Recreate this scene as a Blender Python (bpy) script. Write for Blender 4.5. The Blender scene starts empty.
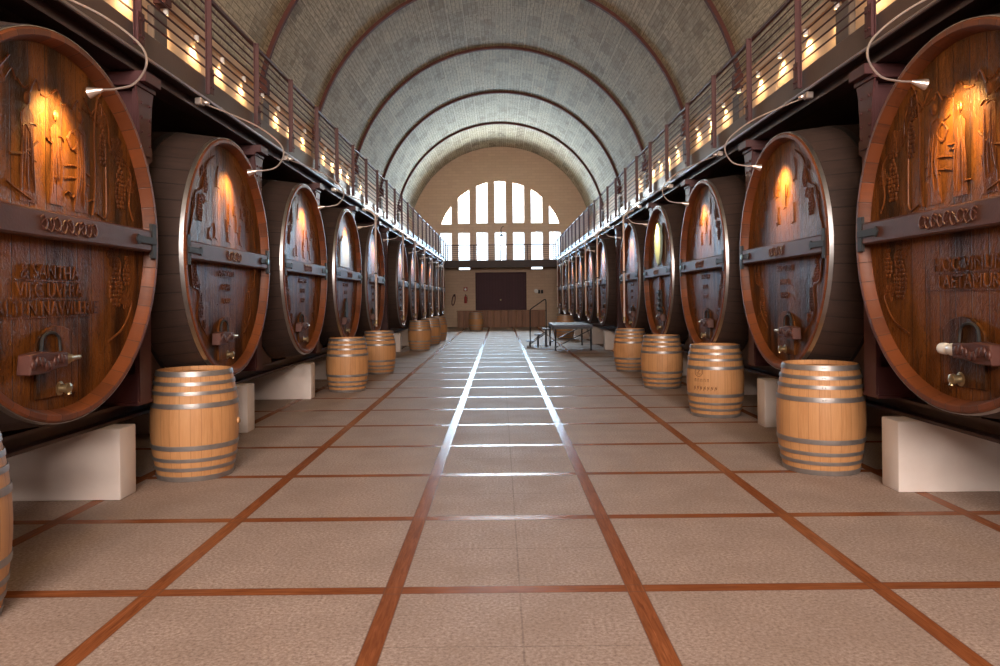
import bpy, bmesh, math, random
from mathutils import Vector, Matrix
random.seed(7)
SC = bpy.context.scene
COL = SC.collection
PI = math.pi
ORD = ['', 'first', 'second', 'third', 'fourth', 'fifth', 'sixth', 'seventh', 'eighth', 'ninth', 'tenth',
       'eleventh', 'twelfth', 'thirteenth', 'fourteenth', 'fifteenth', 'sixteenth', 'seventeenth', 'eighteenth',
       'nineteenth', 'twentieth', 'twenty-first', 'twenty-second', 'twenty-third', 'twenty-fourth', 'twenty-fifth']
SIDES = ((-1, 'left'), (1, 'right'))

# ------------------------------------------------------------------ layout (metres)
PITCH = 2.97
FACE = 2.806                                   # plane of the vat rims, distance from the hall axis
VAT_Y = [4.78] + [4.74 + PITCH * k for k in range(1, 5)] + [21.2 + PITCH * k for k in range(6)]
VAT_R, VAT_Z = 1.205, 0.80                    # rim radius, height of the lowest point of the rim
POST_Y = [6.255] + [6.235 + PITCH * k for k in range(1, 5)] + [19.72 + PITCH * k for k in range(7)]
END_Y, BACK_Y = 42.0, -7.0
WALL_X, WALL_TOP = 5.0, 6.12
VR, VC = 5.12, 5.02                            # vault radius, height of its centre

# ------------------------------------------------------------------ mesh builder
class MB:
    def __init__(s):
        s.v = []; s.f = []
    def add(s, vs, fs):
        o = len(s.v); s.v += [tuple(v) for v in vs]; s.f += [tuple(i + o for i in f) for f in fs]
    def box(s, c, d, rot=None):
        x, y, z = (q / 2 for q in d)
        vs = [Vector((i * x, j * y, k * z)) for i in (-1, 1) for j in (-1, 1) for k in (-1, 1)]
        if rot is not None: vs = [rot @ v for v in vs]
        c = Vector(c)
        s.add([v + c for v in vs], [(0, 1, 3, 2), (4, 6, 7, 5), (0, 4, 5, 1), (2, 3, 7, 6), (0, 2, 6, 4), (1, 5, 7, 3)])
        return s
    def bar(s, p, q, w, h):
        p, q = Vector(p), Vector(q); d = q - p
        r = d.to_track_quat('X', 'Z').to_matrix()
        return s.box((p + q) / 2, (d.length, w, h), r)
    def tube(s, pts, r, n=8, cap=True):
        pts = [Vector(p) for p in pts]
        rs = r if isinstance(r, (list, tuple)) else [r] * len(pts)
        up = None; rings = []
        for i, p in enumerate(pts):
            t = (pts[min(i + 1, len(pts) - 1)] - pts[max(i - 1, 0)]).normalized()
            if up is None:
                up = t.orthogonal().normalized()
            up = (up - t * up.dot(t))
            up = up.normalized() if up.length > 1e-6 else t.orthogonal().normalized()
            w = t.cross(up)
            rings.append([p + (up * math.cos(2 * PI * k / n) + w * math.sin(2 * PI * k / n)) * rs[i] for k in range(n)])
        vs = [v for g in rings for v in g]; fs = []
        for i in range(len(pts) - 1):
            for k in range(n):
                a, b = i * n + k, i * n + (k + 1) % n
                fs.append((a, b, b + n, a + n))
        if cap:
            fs.append(tuple(range(n))[::-1]); fs.append(tuple(range((len(pts) - 1) * n, len(pts) * n)))
        s.add(vs, fs); return s
    def lathe(s, prof, axis='Z', o=(0, 0, 0), n=32, closed=False, cap=True):
        """prof: (radius, height along axis)"""
        o = Vector(o); vs = []
        for r, h in prof:
            for k in range(n):
                a = 2 * PI * k / n; c, d = r * math.cos(a), r * math.sin(a)
                vs.append(o + (Vector((c, d, h)) if axis == 'Z' else Vector((h, c, d)) if axis == 'X' else Vector((d, h, c))))
        fs = []; m = len(prof)
        for i in range(m if closed else m - 1):
            for k in range(n):
                a, b = i * n + k, i * n + (k + 1) % n
                c, d = ((i + 1) % m) * n + (k + 1) % n, ((i + 1) % m) * n + k
                fs.append((a, b, c, d))
        if not closed and cap:
            if prof[0][0] > 1e-5: fs.append(tuple(range(n))[::-1])
            if prof[-1][0] > 1e-5: fs.append(tuple(range((m - 1) * n, m * n)))
        s.add(vs, fs); return s
    def prism(s, poly, fn, a, b):
        """poly of (u, v) swept from a to b; fn(u, v, w) -> point"""
        n = len(poly)
        vs = [fn(u, v, a) for u, v in poly] + [fn(u, v, b) for u, v in poly]
        s.add(vs, [tuple(range(n)), tuple(range(n, 2 * n))[::-1]] + [(i, i + n, (i + 1) % n + n, (i + 1) % n) for i in range(n)])
        return s
    def ball(s, c, r, nu=8, nv=5):
        r = Vector(r) if not isinstance(r, (int, float)) else Vector((r, r, r)); c = Vector(c)
        vs = [c + Vector((0, 0, r.z))]
        for j in range(1, nv):
            t = PI * j / nv
            for i in range(nu):
                a = 2 * PI * i / nu
                vs.append(c + Vector((r.x * math.sin(t) * math.cos(a), r.y * math.sin(t) * math.sin(a), r.z * math.cos(t))))
        vs.append(c - Vector((0, 0, r.z))); L = len(vs) - 1; fs = []
        for i in range(nu):
            fs.append((0, 1 + i, 1 + (i + 1) % nu)); fs.append((L, L - nu + (i + 1) % nu, L - nu + i))
        for j in range(nv - 2):
            for i in range(nu):
                a, b = 1 + j * nu + i, 1 + j * nu + (i + 1) % nu
                fs.append((a, a + nu, b + nu, b))
        s.add(vs, fs); return s
    def mesh(s, name, mat=None, bevel=0.0, smooth=35, flip=1, seg=1):
        me = bpy.data.meshes.new(name)
        vs = s.v if flip > 0 else [(-x, y, z) for x, y, z in s.v]
        me.from_pydata(vs, [], s.f)
        bm = bmesh.new(); bm.from_mesh(me)
        bmesh.ops.remove_doubles(bm, verts=bm.verts, dist=1e-5)
        bmesh.ops.recalc_face_normals(bm, faces=bm.faces)
        if bevel:
            es = [e for e in bm.edges if len(e.link_faces) == 2 and e.calc_face_angle(0) > math.radians(40)]
            bmesh.ops.bevel(bm, geom=es, offset=bevel, segments=seg, affect='EDGES', profile=0.5, clamp_overlap=True)
        bm.to_mesh(me); bm.free()
        if smooth:
            me.polygons.foreach_set('use_smooth', [True] * len(me.polygons))
            me.set_sharp_from_angle(angle=math.radians(smooth))
        if mat: me.materials.append(mat)
        return me
    def build(s, name, mat=None, parent=None, **k):
        return link(name, s.mesh(name, mat, **k), parent)

def link(name, data, parent=None, loc=None):
    o = bpy.data.objects.new(name, data); COL.objects.link(o)
    if parent: o.parent = parent
    if loc is not None: o.location = loc
    return o
def tag(o, label, cat, group=None):
    o['label'] = label; o['category'] = cat
    if group: o['group'] = group
    return o
def struct(o):
    o['kind'] = 'structure'; return o
def empty(name, loc, rz=0):
    o = link(name, None, None, loc); o.rotation_euler.z = rz; o.empty_display_size = 0.1; return o
def copy_tree(o, parent=None):
    c = o.copy(); COL.objects.link(c)
    if parent: c.parent = parent
    for ch in list(o.children): copy_tree(ch, c)
    return c
def spline(pts, n=8):
    pts = [Vector(p) for p in pts]; P = [2 * pts[0] - pts[1]] + pts + [2 * pts[-1] - pts[-2]]; out = []
    for i in range(1, len(P) - 2):
        for k in range(n):
            t = k / n; a, b, c, d = P[i - 1:i + 3]
            out.append(0.5 * ((2 * b) + (c - a) * t + (2 * a - 5 * b + 4 * c - d) * t * t + (3 * b - a - 3 * c + d) * t ** 3))
    return out + [pts[-1]]

# ------------------------------------------------------------------ materials
class N:
    """small node-tree helper"""
    def __init__(s, name):
        s.m = bpy.data.materials.new(name); s.m.use_nodes = True
        s.t = s.m.node_tree; s.b = s.t.nodes['Principled BSDF']
    def set(s, sock, v):
        if isinstance(v, bpy.types.NodeSocket): s.t.links.new(v, sock)
        else: sock.default_value = v
    def node(s, typ, ins=None, **props):
        n = s.t.nodes.new(typ)
        for k, v in props.items(): setattr(n, k, v)
        for k, v in (ins or {}).items(): s.set(n.inputs[k], v)
        return n
    def math(s, op, a, b=0.0, c=None):
        n = s.node('ShaderNodeMath', operation=op); s.set(n.inputs[0], a); s.set(n.inputs[1], b)
        if c is not None: s.set(n.inputs[2], c)
        return n.outputs[0]
    def vmath(s, op, a, b):
        n = s.node('ShaderNodeVectorMath', operation=op); s.set(n.inputs[0], a); s.set(n.inputs[1], b); return n.outputs[0]
    def obj(s): return s.node('ShaderNodeTexCoord').outputs['Object']
    def uv(s): return s.node('ShaderNodeTexCoord').outputs['UV']
    def sep(s, v):
        n = s.node('ShaderNodeSeparateXYZ', {0: v}); return n.outputs
    def comb(s, x, y, z):
        return s.node('ShaderNodeCombineXYZ', {0: x, 1: y, 2: z}).outputs[0]
    def noise(s, v, scale=5, detail=3, rough=.55, dist=0):
        return s.node('ShaderNodeTexNoise', {'Vector': v, 'Scale': scale, 'Detail': detail, 'Roughness': rough, 'Distortion': dist}).outputs[0]
    def white(s, w):
        return s.node('ShaderNodeTexWhiteNoise', {'W': w}, noise_dimensions='1D').outputs['Value']
    def ramp(s, f, *stops):
        n = s.node('ShaderNodeValToRGB', {0: f}); e = n.color_ramp.elements
        while len(e) < len(stops): e.new(0.5)
        for q, (p, c) in zip(e, stops):
            q.position = p; q.color = (c, c, c, 1) if isinstance(c, (int, float)) else (*c, 1)
        return n.outputs[0]
    def mix(s, f, a, b, blend='MIX'):
        n = s.node('ShaderNodeMix', data_type='RGBA', blend_type=blend)
        s.set(n.inputs[0], f); s.set(n.inputs[6], a if isinstance(a, bpy.types.NodeSocket) else (*a, 1)); s.set(n.inputs[7], b if isinstance(b, bpy.types.NodeSocket) else (*b, 1))
        return n.outputs[2]
    def rand(s): return s.node('ShaderNodeObjectInfo').outputs['Random']
    def bump(s, h, strength=.4, dist=.01):
        return s.node('ShaderNodeBump', {'Height': h, 'Strength': strength, 'Distance': dist}).outputs[0]
    def out(s, col=None, rough=.5, metal=0., bump=None, spec=None, coat=None, coat_rough=.15):
        b = s.b.inputs
        if col is not None: s.set(b['Base Color'], col if isinstance(col, bpy.types.NodeSocket) else (*col, 1))
        s.set(b['Roughness'], rough); s.set(b['Metallic'], metal)
        if bump is not None: s.set(b['Normal'], bump)
        if spec is not None: s.set(b['Specular IOR Level'], spec)
        if coat is not None: s.set(b['Coat Weight'], coat); s.set(b['Coat Roughness'], coat_rough)
        return s.m

def plain(name, col, rough=.5, metal=0., var=.15, scale=8, bump=.15, dist=.004):
    n = N(name); v = n.obj(); f = n.noise(v, scale, 4)
    c = n.mix(f, tuple(x * (1 - var) for x in col), tuple(min(1, x * (1 + var)) for x in col))
    return n.out(c, rough, metal, n.bump(n.noise(v, scale * 6, 3), bump, dist))

def m_head(name, cols, rough):
    """upright boards with a vertical grain, dark weeping stains and a varnish"""
    n = N(name); v = n.obj(); x, y, z = n.sep(v)[:3]; r = n.rand()
    q = n.math('ADD', n.math('DIVIDE', y, .165), n.math('MULTIPLY', r, 37.)); idx = n.math('FLOOR', q); fr = n.math('FRACT', q)
    w = n.white(idx)
    off = n.math('MULTIPLY', w, 20.)
    g = n.noise(n.comb(n.math('MULTIPLY', y, 26.), off, n.math('MULTIPLY', z, 1.3)), 1.6, 5, .65, .6)
    big = n.noise(n.comb(n.math('MULTIPLY', y, 3.4), n.math('MULTIPLY', r, 50.), n.math('MULTIPLY', z, .55)), 1.5, 3)
    c = n.mix(w, cols[0], cols[1]); c = n.mix(n.ramp(g, (.32, 0.), (.72, 1.)), c, cols[2])
    c = n.mix(n.math('MULTIPLY', n.ramp(big, (.46, 0.), (.64, 1.)), .85), c, cols[3])
    seam = n.math('MINIMUM', fr, n.math('SUBTRACT', 1., fr)); sm = n.ramp(seam, (0., 0.), (.035, 1.))
    c = n.mix(sm, cols[3], c)
    fine = n.noise(n.comb(n.math('MULTIPLY', y, 22.), n.math('MULTIPLY', r, 30.), n.math('MULTIPLY', z, 15.)), 1.5, 3, .6, 1.5)
    c = n.mix(n.math('MULTIPLY', n.ramp(fine, (.32, 1.), (.46, 0.)), .55), c, cols[3])
    carve = n.noise(n.comb(n.math('MULTIPLY', y, 7.), n.math('MULTIPLY', r, 30.), n.math('MULTIPLY', z, 4.)), 1.6, 4, .6, 1.2)
    h = n.math('ADD', n.math('MULTIPLY', sm, .6), n.math('ADD', n.math('MULTIPLY', g, .30), n.math('ADD', n.math('MULTIPLY', carve, .7), n.math('MULTIPLY', fine, .5))))
    return n.out(c, n.math('ADD', rough, n.math('MULTIPLY', g, .14)), 0, n.bump(h, .7, .014), coat=.04, coat_rough=.30, spec=.14)

def m_staves(name, count, axis, cols, rough, seamw=.05, grain=14, bump=.5):
    """boards running along an axis, told apart by their angle around it"""
    n = N(name); v = n.obj(); x, y, z = n.sep(v)[:3]; r = n.rand()
    if axis == 'X': z = n.math('SUBTRACT', z, VAT_R); a = n.math('ARCTAN2', y, z); L = x
    else: a = n.math('ARCTAN2', y, x); L = z
    q = n.math('ADD', n.math('MULTIPLY', a, count / (2 * PI)), n.math('MULTIPLY', r, 11.)); idx = n.math('FLOOR', q); fr = n.math('FRACT', q)
    w = n.white(idx)
    g = n.noise(n.comb(n.math('MULTIPLY', q, 3.), n.math('MULTIPLY', w, 9.), n.math('MULTIPLY', L, 2.)), grain / 6, 5, .65, .4)
    c = n.mix(w, cols[0], cols[1]); c = n.mix(n.ramp(g, (.3, 0.), (.75, 1.)), c, cols[2])
    seam = n.math('MINIMUM', fr, n.math('SUBTRACT', 1., fr)); sm = n.ramp(seam, (0., 0.), (seamw, 1.))
    c = n.mix(sm, cols[3], c)
    h = n.math('ADD', n.math('MULTIPLY', sm, .6), n.math('MULTIPLY', g, .3))
    return n.out(c, n.math('ADD', rough, n.math('MULTIPLY', g, .15)), 0, n.bump(h, bump, .006))

def m_planks(name, axis, width, cols, rough):
    n = N(name); v = n.obj(); s = n.sep(v); p = s[axis]; L = s[2] if axis != 2 else s[0]
    q = n.math('DIVIDE', p, width); idx = n.math('FLOOR', q); fr = n.math('FRACT', q); w = n.white(idx)
    g = n.noise(n.comb(n.math('MULTIPLY', p, 24.), n.math('MULTIPLY', w, 9.), n.math('MULTIPLY', L, 1.5)), 1.5, 4, .6, .4)
    c = n.mix(w, cols[0], cols[1]); c = n.mix(g, c, cols[2])
    sm = n.ramp(n.math('MINIMUM', fr, n.math('SUBTRACT', 1., fr)), (0., 0.), (.04, 1.))
    return n.out(n.mix(sm, cols[3], c), rough, 0, n.bump(n.math('ADD', n.math('MULTIPLY', sm, .6), n.math('MULTIPLY', g, .3)), .4, .008))

def m_floor():
    n = N('pebble_tile_and_timber_strips'); v = n.obj(); x, y, z = n.sep(v)[:3]
    PX, PY, W = 1.29, 1.305, .047
    def cell(c, p, o):
        q = n.math('DIVIDE', n.math('ADD', c, o), p); f = n.math('FRACT', q)
        d = n.math('MULTIPLY', n.math('MINIMUM', f, n.math('SUBTRACT', 1., f)), p)
        return n.math('FLOOR', q), d
    ix, dx = cell(x, PX, PX / 2 + 12.9); iy, dy = cell(y, PY, -3.975 + 26.1)
    inx = n.math('LESS_THAN', dx, W); iny = n.math('LESS_THAN', dy, W); strip = n.math('MAXIMUM', inx, iny)
    # speckled tile
    sp = n.noise(v, 55, 3, .7); sp2 = n.noise(v, 2.2, 4); sp3 = n.noise(v, 120, 2, .6)
    c = n.ramp(sp, (.30, (.23, .155, .13)), (.5, (.41, .31, .265)), (.70, (.60, .48, .42)))
    tw = n.white(n.math('ADD', n.math('MULTIPLY', ix, 13.7), n.math('MULTIPLY', iy, 3.1)))
    c = n.mix(n.math('MULTIPLY', n.ramp(sp2, (.35, 0.), (.75, 1.)), .45), c, (.25, .18, .14))
    c = n.mix(n.math('MULTIPLY', tw, .22), c, (.29, .21, .17))
    # fine joints halving the middle row of tiles
    cen = n.math('LESS_THAN', n.math('ABSOLUTE', x), .6)
    hx = n.math('LESS_THAN', n.math('ABSOLUTE', n.math('SUBTRACT', x, .03)), .005)
    hy = n.math('MULTIPLY', cen, n.math('LESS_THAN', n.math('ABSOLUTE', n.math('SUBTRACT', dy, PY / 2)), .005))
    jn = n.math('MAXIMUM', hx, hy); c = n.mix(n.math('MULTIPLY', jn, .35), c, (.12, .085, .07))
    # timber
    lx = n.noise(n.comb(n.math('MULTIPLY', x, 40.), n.math('MULTIPLY', y, 3.), ix), 1.3, 5, .6, 1.2)
    ly = n.noise(n.comb(n.math('MULTIPLY', x, 3.), n.math('MULTIPLY', y, 40.), iy), 1.3, 5, .6, .8)
    gr = n.mix(inx, ly, lx); gs = n.sep(gr)[0]
    sw = n.white(n.math('FLOOR', n.math('DIVIDE', n.math('ADD', y, n.math('MULTIPLY', x, 2.)), .95)))
    wc = n.ramp(gs, (.3, (.17, .052, .020)), (.55, (.30, .098, .036)), (.8, (.42, .155, .06)))
    wc = n.mix(n.math('MULTIPLY', sw, .4), wc, (.20, .058, .022))
    edge = n.math('MINIMUM', n.math('ABSOLUTE', n.math('SUBTRACT', dx, W)), n.math('ABSOLUTE', n.math('SUBTRACT', dy, W)))
    c = n.mix(strip, c, wc); c = n.mix(n.math('MULTIPLY', n.math('LESS_THAN', edge, .004), .5), c, (.12, .07, .05))
    rt = n.math('ADD', .55, n.math('MULTIPLY', sp2, .16)); rw = n.math('ADD', .20, n.math('MULTIPLY', gs, .10))
    rough = n.math('ADD', n.math('MULTIPLY', rw, strip), n.math('MULTIPLY', rt, n.math('SUBTRACT', 1., strip)))
    h = n.math('ADD', n.math('MULTIPLY', n.math('MULTIPLY', n.math('SUBTRACT', 1., strip), sp3), .5), n.math('MULTIPLY', strip, .35))
    return n.out(c, rough, 0, n.bump(h, .22, .004), spec=n.math('ADD', .13, n.math('MULTIPLY', strip, -.085)))

def m_vault():
    n = N('vault_blocks'); u = n.uv()
    b = n.node('ShaderNodeTexBrick', {'Vector': u, 'Color1': (.0, .0, .0, 1), 'Color2': (1, 1, 1, 1), 'Mortar': (.5, .5, .5, 1), 'Scale': 1.0,
                                      'Mortar Size': .012, 'Brick Width': .95, 'Row Height': .48, 'Bias': 0.}, offset=.5)
    b2 = n.node('ShaderNodeTexBrick', {'Vector': u, 'Color1': (0, 0, 0, 1), 'Color2': (1, 1, 1, 1), 'Mortar': (.5, .5, .5, 1), 'Scale': 1.0,
                                       'Mortar Size': .010, 'Brick Width': .34, 'Row Height': .115}, offset=.5)
    t = n.noise(u, 1.1, 5, .65); s = n.noise(n.vmath('MULTIPLY', u, (3., 26., 1.)), 1.2, 4, .7); k = n.noise(n.vmath('MULTIPLY', u, (26., 3., 1.)), 1.2, 4, .7)
    c = n.mix(b.outputs['Color'], (.23, .18, .115), (.64, .56, .39))
    c = n.mix(n.math('MULTIPLY', b2.outputs['Color'], .65), c, (.64, .59, .44))
    c = n.mix(n.math('MULTIPLY', n.ramp(s, (.42, 0.), (.62, 1.)), .8), c, (.16, .13, .088))
    c = n.mix(n.math('MULTIPLY', n.ramp(t, (.4, 0.), (.7, 1.)), .45), c, (.60, .55, .41))
    c = n.mix(n.math('MULTIPLY', b.outputs['Fac'], .7), c, (.66, .60, .45))
    c = n.mix(n.math('MULTIPLY', b2.outputs['Fac'], .55), c, (.11, .09, .06))
    h = n.math('SUBTRACT', n.math('MULTIPLY', k, .5), b2.outputs['Fac'])
    return n.out(c, .85, 0, n.bump(h, .5, .012))

def m_endwall():
    n = N('limewashed_brick'); v = n.obj(); x, y, z = n.sep(v)[:3]
    u = n.comb(x, z, 0.)
    b = n.node('ShaderNodeTexBrick', {'Vector': u, 'Color1': (.72, .52, .38, 1), 'Color2': (.78, .58, .43, 1), 'Mortar': (.62, .44, .32, 1), 'Scale': 1., 'Mortar Size': .008,
                                      'Brick Width': .45, 'Row Height': .16}, offset=.5)
    c = n.mix(n.math('MULTIPLY', n.noise(v, .9, 4), .35), b.outputs['Color'], (.62, .43, .32))
    return n.out(c, .85, 0, n.bump(n.math('SUBTRACT', 1., b.outputs['Fac']), .3, .01))

def m_plaster(name, col, dark):
    n = N(name); v = n.obj(); t = n.noise(v, 1.3, 5, .6)
    c = n.mix(n.ramp(t, (.35, 0.), (.75, 1.)), col, dark)
    return n.out(c, .8, 0, n.bump(n.noise(v, 14, 4), .25, .01))

def m_glass():
    n = N('window_glass'); t = n.t; o = t.nodes['Material Output']
    tr = n.node('ShaderNodeBsdfTransparent', {'Color': (.96, .98, 1., 1)}); gl = n.node('ShaderNodeBsdfGlossy', {'Roughness': .02})
    fr = n.node('ShaderNodeFresnel', {'IOR': 1.35}); mx = n.node('ShaderNodeMixShader', {0: fr.outputs[0], 1: tr.outputs[0], 2: gl.outputs[0]})
    t.links.new(mx.outputs[0], o.inputs[0]); return n.m

def m_emit(name, col, strength):
    n = N(name); n.b.inputs['Base Color'].default_value = (*col, 1)
    n.b.inputs['Emission Color'].default_value = (*col, 1); n.b.inputs['Emission Strength'].default_value = strength; return n.m

WOODH = ((.160, .049, .008), (.080, .022, .005), (.22, .075, .014), (.014, .005, .002))
M = dict(
    floor=m_floor(), vault=m_vault(), endwall=m_endwall(),
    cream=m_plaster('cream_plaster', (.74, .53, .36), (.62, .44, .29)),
    lower=m_plaster('shade_dark_plaster', (.10, .07, .055), (.06, .042, .034)),  # plaster below the galleries coloured dark in place of shade
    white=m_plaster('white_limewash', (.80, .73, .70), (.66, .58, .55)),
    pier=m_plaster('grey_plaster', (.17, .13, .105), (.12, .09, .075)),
    steel=plain('maroon_painted_steel', (.068, .018, .020), .5, 0., .25, 5, .2),
    steeld=plain('dark_maroon_steel', (.034, .012, .011), .5, 0., .25, 5, .2),
    fascia=plain('grey_brown_concrete', (.115, .078, .068), .36, 0., .2, 5, .3),
    rib=plain('brown_painted_rib', (.105, .034, .026), .85, 0., .2, 5, .2),
    head=m_head('varnished_head_boards', WOODH, .34),
    carve=m_head('carved_varnished_oak', ((.15, .042, .009), (.10, .028, .007), (.19, .06, .015), (.05, .014, .005)), .35),
    body=m_staves('weathered_vat_staves', 46, 'X', ((.042, .022, .017), (.029, .015, .012), (.058, .032, .025), (.009, .005, .004)), .7, .05, 10, .5),
    rim=m_staves('orange_rim_wood', 46, 'X', ((.21, .050, .010), (.075, .018, .006), (.15, .040, .010), (.022, .007, .003)), .42, .03, 14, .4),
    bar=plain('dark_red_oak', (.080, .025, .018), .5, 0., .35, 9, .3),
    hoop=plain('galvanised_steel', (.55, .55, .57), .34, 1., .2, 14, .2),
    hoopg=plain('dull_galvanised_steel', (.20, .19, .19), .55, .6, .2, 14, .2),
    hoopd=plain('dark_iron_hoop', (.06, .047, .043), .5, .6, .2, 14, .2),
    iron=plain('black_iron', (.018, .017, .018), .6, .0, .2, 14, .2),
    bolt=plain('bright_bolt', (.30, .42, .38), .3, .8, .2, 14, .1),
    brass=plain('aged_brass', (.36, .27, .15), .38, .8, .25, 12, .15),
    saddle=plain('dark_brown_timber', (.085, .042, .028), .55, 0., .3, 5, .3),
    oak=m_staves('pale_oak_staves', 26, 'Z', ((.52, .255, .105), (.43, .195, .074), (.58, .31, .135), (.24, .095, .034)), .5, .03, 14, .35),
    oakh=m_planks('pale_oak_head', 0, .085, ((.50, .26, .11), (.42, .21, .085), (.55, .31, .14), (.18, .08, .03)), .45),
    bhoop=plain('barrel_hoop_steel', (.31, .29, .285), .42, .65, .25, 18, .2),
    stamp=plain('burnt_print', (.16, .065, .025), .6, 0., .2, 12, .1),
    arm=plain('pale_metal_tube', (.72, .62, .58), .28, .85, .1, 10, .05),
    pipe=plain('pale_copper_pipe', (.74, .60, .55), .38, .2, .12, 6, .1),
    shield=m_plaster('pale_green_marble', (.36, .46, .40), (.28, .37, .33)),
    paleshine=plain('pale_scroll_and_shine', (.36, .32, .25), .4, .2, .25, 12, .3),  # pale tone of the scroll, and reflected shine painted on the left relief
    door=m_planks('maroon_door_boards', 0, .16, ((.075, .018, .032), (.06, .015, .027), (.085, .022, .035), (.018, .005, .009)), .6),
    counter=m_planks('old_counter_boards', 0, .19, ((.34, .14, .065), (.20, .08, .040), (.30, .125, .06), (.04, .015, .01)), .5),
    stage=plain('blue_grey_stage_deck', (.10, .115, .17), .6, 0., .15, 6, .1),
    black=plain('black_steel_tube', (.018, .018, .022), .4, .3, .1, 6, .1),
    redd=plain('dark_red_paint', (.10, .012, .014), .5, 0., .1, 6, .1),
    red=plain('fire_red_paint', (.40, .03, .025), .4, 0., .1, 6, .1),
    plate=plain('white_enamel', (.85, .83, .82), .3, 0., .05, 6, .05),
    glass=m_glass(), frame=plain('pale_window_frame', (.55, .45, .36), .5, 0., .1, 6, .1),
    bulb=m_emit('warm_bulb', (1., .62, .22), 12.), bulbv=m_emit('vat_lamp_bulb', (1., .70, .30), 8.),
)

# ------------------------------------------------------------------ setting
mb = MB(); mb.box((0, (END_Y + BACK_Y) / 2, -.1), (2 * WALL_X + .6, END_Y - BACK_Y + .6, .2)); struct(mb.build('floor', M['floor'], smooth=0))
for s, nm in SIDES:
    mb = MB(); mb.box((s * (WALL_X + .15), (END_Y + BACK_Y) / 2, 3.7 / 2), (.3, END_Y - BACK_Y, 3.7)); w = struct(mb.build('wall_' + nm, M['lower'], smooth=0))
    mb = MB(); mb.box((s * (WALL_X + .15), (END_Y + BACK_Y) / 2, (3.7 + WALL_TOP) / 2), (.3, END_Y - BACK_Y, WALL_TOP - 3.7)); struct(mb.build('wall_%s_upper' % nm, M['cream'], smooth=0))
    mb = MB(); mb.box((s * (WALL_X - .03), (END_Y + BACK_Y) / 2, 5.93), (.06, END_Y - BACK_Y, .05)); struct(mb.build('trim_%d' % (1 if s < 0 else 2), M['cream'], bevel=.01))
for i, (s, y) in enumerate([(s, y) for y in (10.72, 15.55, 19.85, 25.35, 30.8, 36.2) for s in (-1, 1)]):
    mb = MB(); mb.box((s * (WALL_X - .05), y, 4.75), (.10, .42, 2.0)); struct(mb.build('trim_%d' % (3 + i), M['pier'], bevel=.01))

# vault: inner shell with thickness, UV = (length along hall, arc length)
a0 = math.asin((WALL_TOP - VC) / VR); NA, NY = 64, 24
me = bpy.data.meshes.new('ceiling'); vs = []; fs = []; uvs = []
for lay, rr in enumerate((VR, VR + .25)):
    for j in range(NY + 1):
        y = BACK_Y - .3 + (END_Y - BACK_Y + .6) * j / NY
        for i in range(NA + 1):
            a = a0 + (PI - 2 * a0) * i / NA
            vs.append((rr * math.cos(a), y, VC + rr * math.sin(a))); uvs.append((y, a * VR))
B = (NA + 1) * (NY + 1)
for j in range(NY):
    for i in range(NA):
        a = j * (NA + 1) + i; fs.append((a, a + 1, a + NA + 2, a + NA + 1)); fs.append((B + a, B + a + NA + 1, B + a + NA + 2, B + a + 1))
    for i in (0, NA):
        a = j * (NA + 1) + i; fs.append((a, a + NA + 1, B + a + NA + 1, B + a))
me.from_pydata(vs, [], fs); ul = me.uv_layers.new(name='UVMap')
for l in me.loops: ul.data[l.index].uv = uvs[l.vertex_index]
me.polygons.foreach_set('use_smooth', [True] * len(me.polygons)); me.set_sharp_from_angle(angle=.6); me.materials.append(M['vault'])
struct(link('ceiling', me))
for k, y in enumerate((36.2, 30.8, 25.35, 19.85, 15.45, 10.8, 6.1, 1.4, -3.4)):   # arched ribs under the vault
    mb = MB(); n = 56
    for q0, q1, w in ((VR - .075, VR + .02, .085), (VR - .09, VR - .075, .11)):
        ring = []
        for i in range(n + 1):
            a = a0 - .06 + (PI - 2 * a0 + .12) * i / n
            for rr, yy in ((q0, y - w / 2), (q1, y - w / 2), (q1, y + w / 2), (q0, y + w / 2)):
                ring.append((rr * math.cos(a), yy, VC + rr * math.sin(a)))
        f = [(4 * i + j, 4 * i + (j + 1) % 4, 4 * i + 4 + (j + 1) % 4, 4 * i + 4 + j) for i in range(n) for j in range(4)]
        mb.add(ring, f + [(0, 1, 2, 3), (4 * n, 4 * n + 3, 4 * n + 2, 4 * n + 1)])
    for s in (-1, 1):
        mb.box((s * (WALL_X - .09), y, WALL_TOP - .12), (.18, .2, .3))
    struct(mb.build('trim_%d' % (20 + k), M['rib'], bevel=0))

# end walls with arched window openings
WC, WR = 4.69, 3.50                                # centre and radius of the window arch
PITCHW, PW = 1.026, .665
def arch_pane(i):
    x0, x1 = i * PITCHW - PW / 2, i * PITCHW + PW / 2; zb = 5.78
    f = lambda x: WC + math.sqrt(max(WR * WR - x * x, 0))
    lo, hi = x0, x1
    xm = math.sqrt(WR * WR - (zb - WC) ** 2)
    lo, hi = max(lo, -xm), min(hi, xm)
    pts = [(lo, zb), (hi, zb)]
    for k in range(9):
        x = hi + (lo - hi) * k / 8; z = f(x)
        if z > zb + .01: pts.append((x, z))
    return pts
def rect(x0, x1, z0, z1): return [(x0, z0), (x1, z0), (x1, z1), (x0, z1)]
def openings():
    L = [arch_pane(i) for i in range(-3, 4)]
    L += [rect(i * PITCHW - PW / 2, i * PITCHW + PW / 2, 3.63, 5.32) for i in range(-3, 4)]
    return L
LOW = [rect(i * PITCHW - PW / 2, i * PITCHW + PW / 2, 3.22, 3.40) for i in (-2, 2)]
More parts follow.
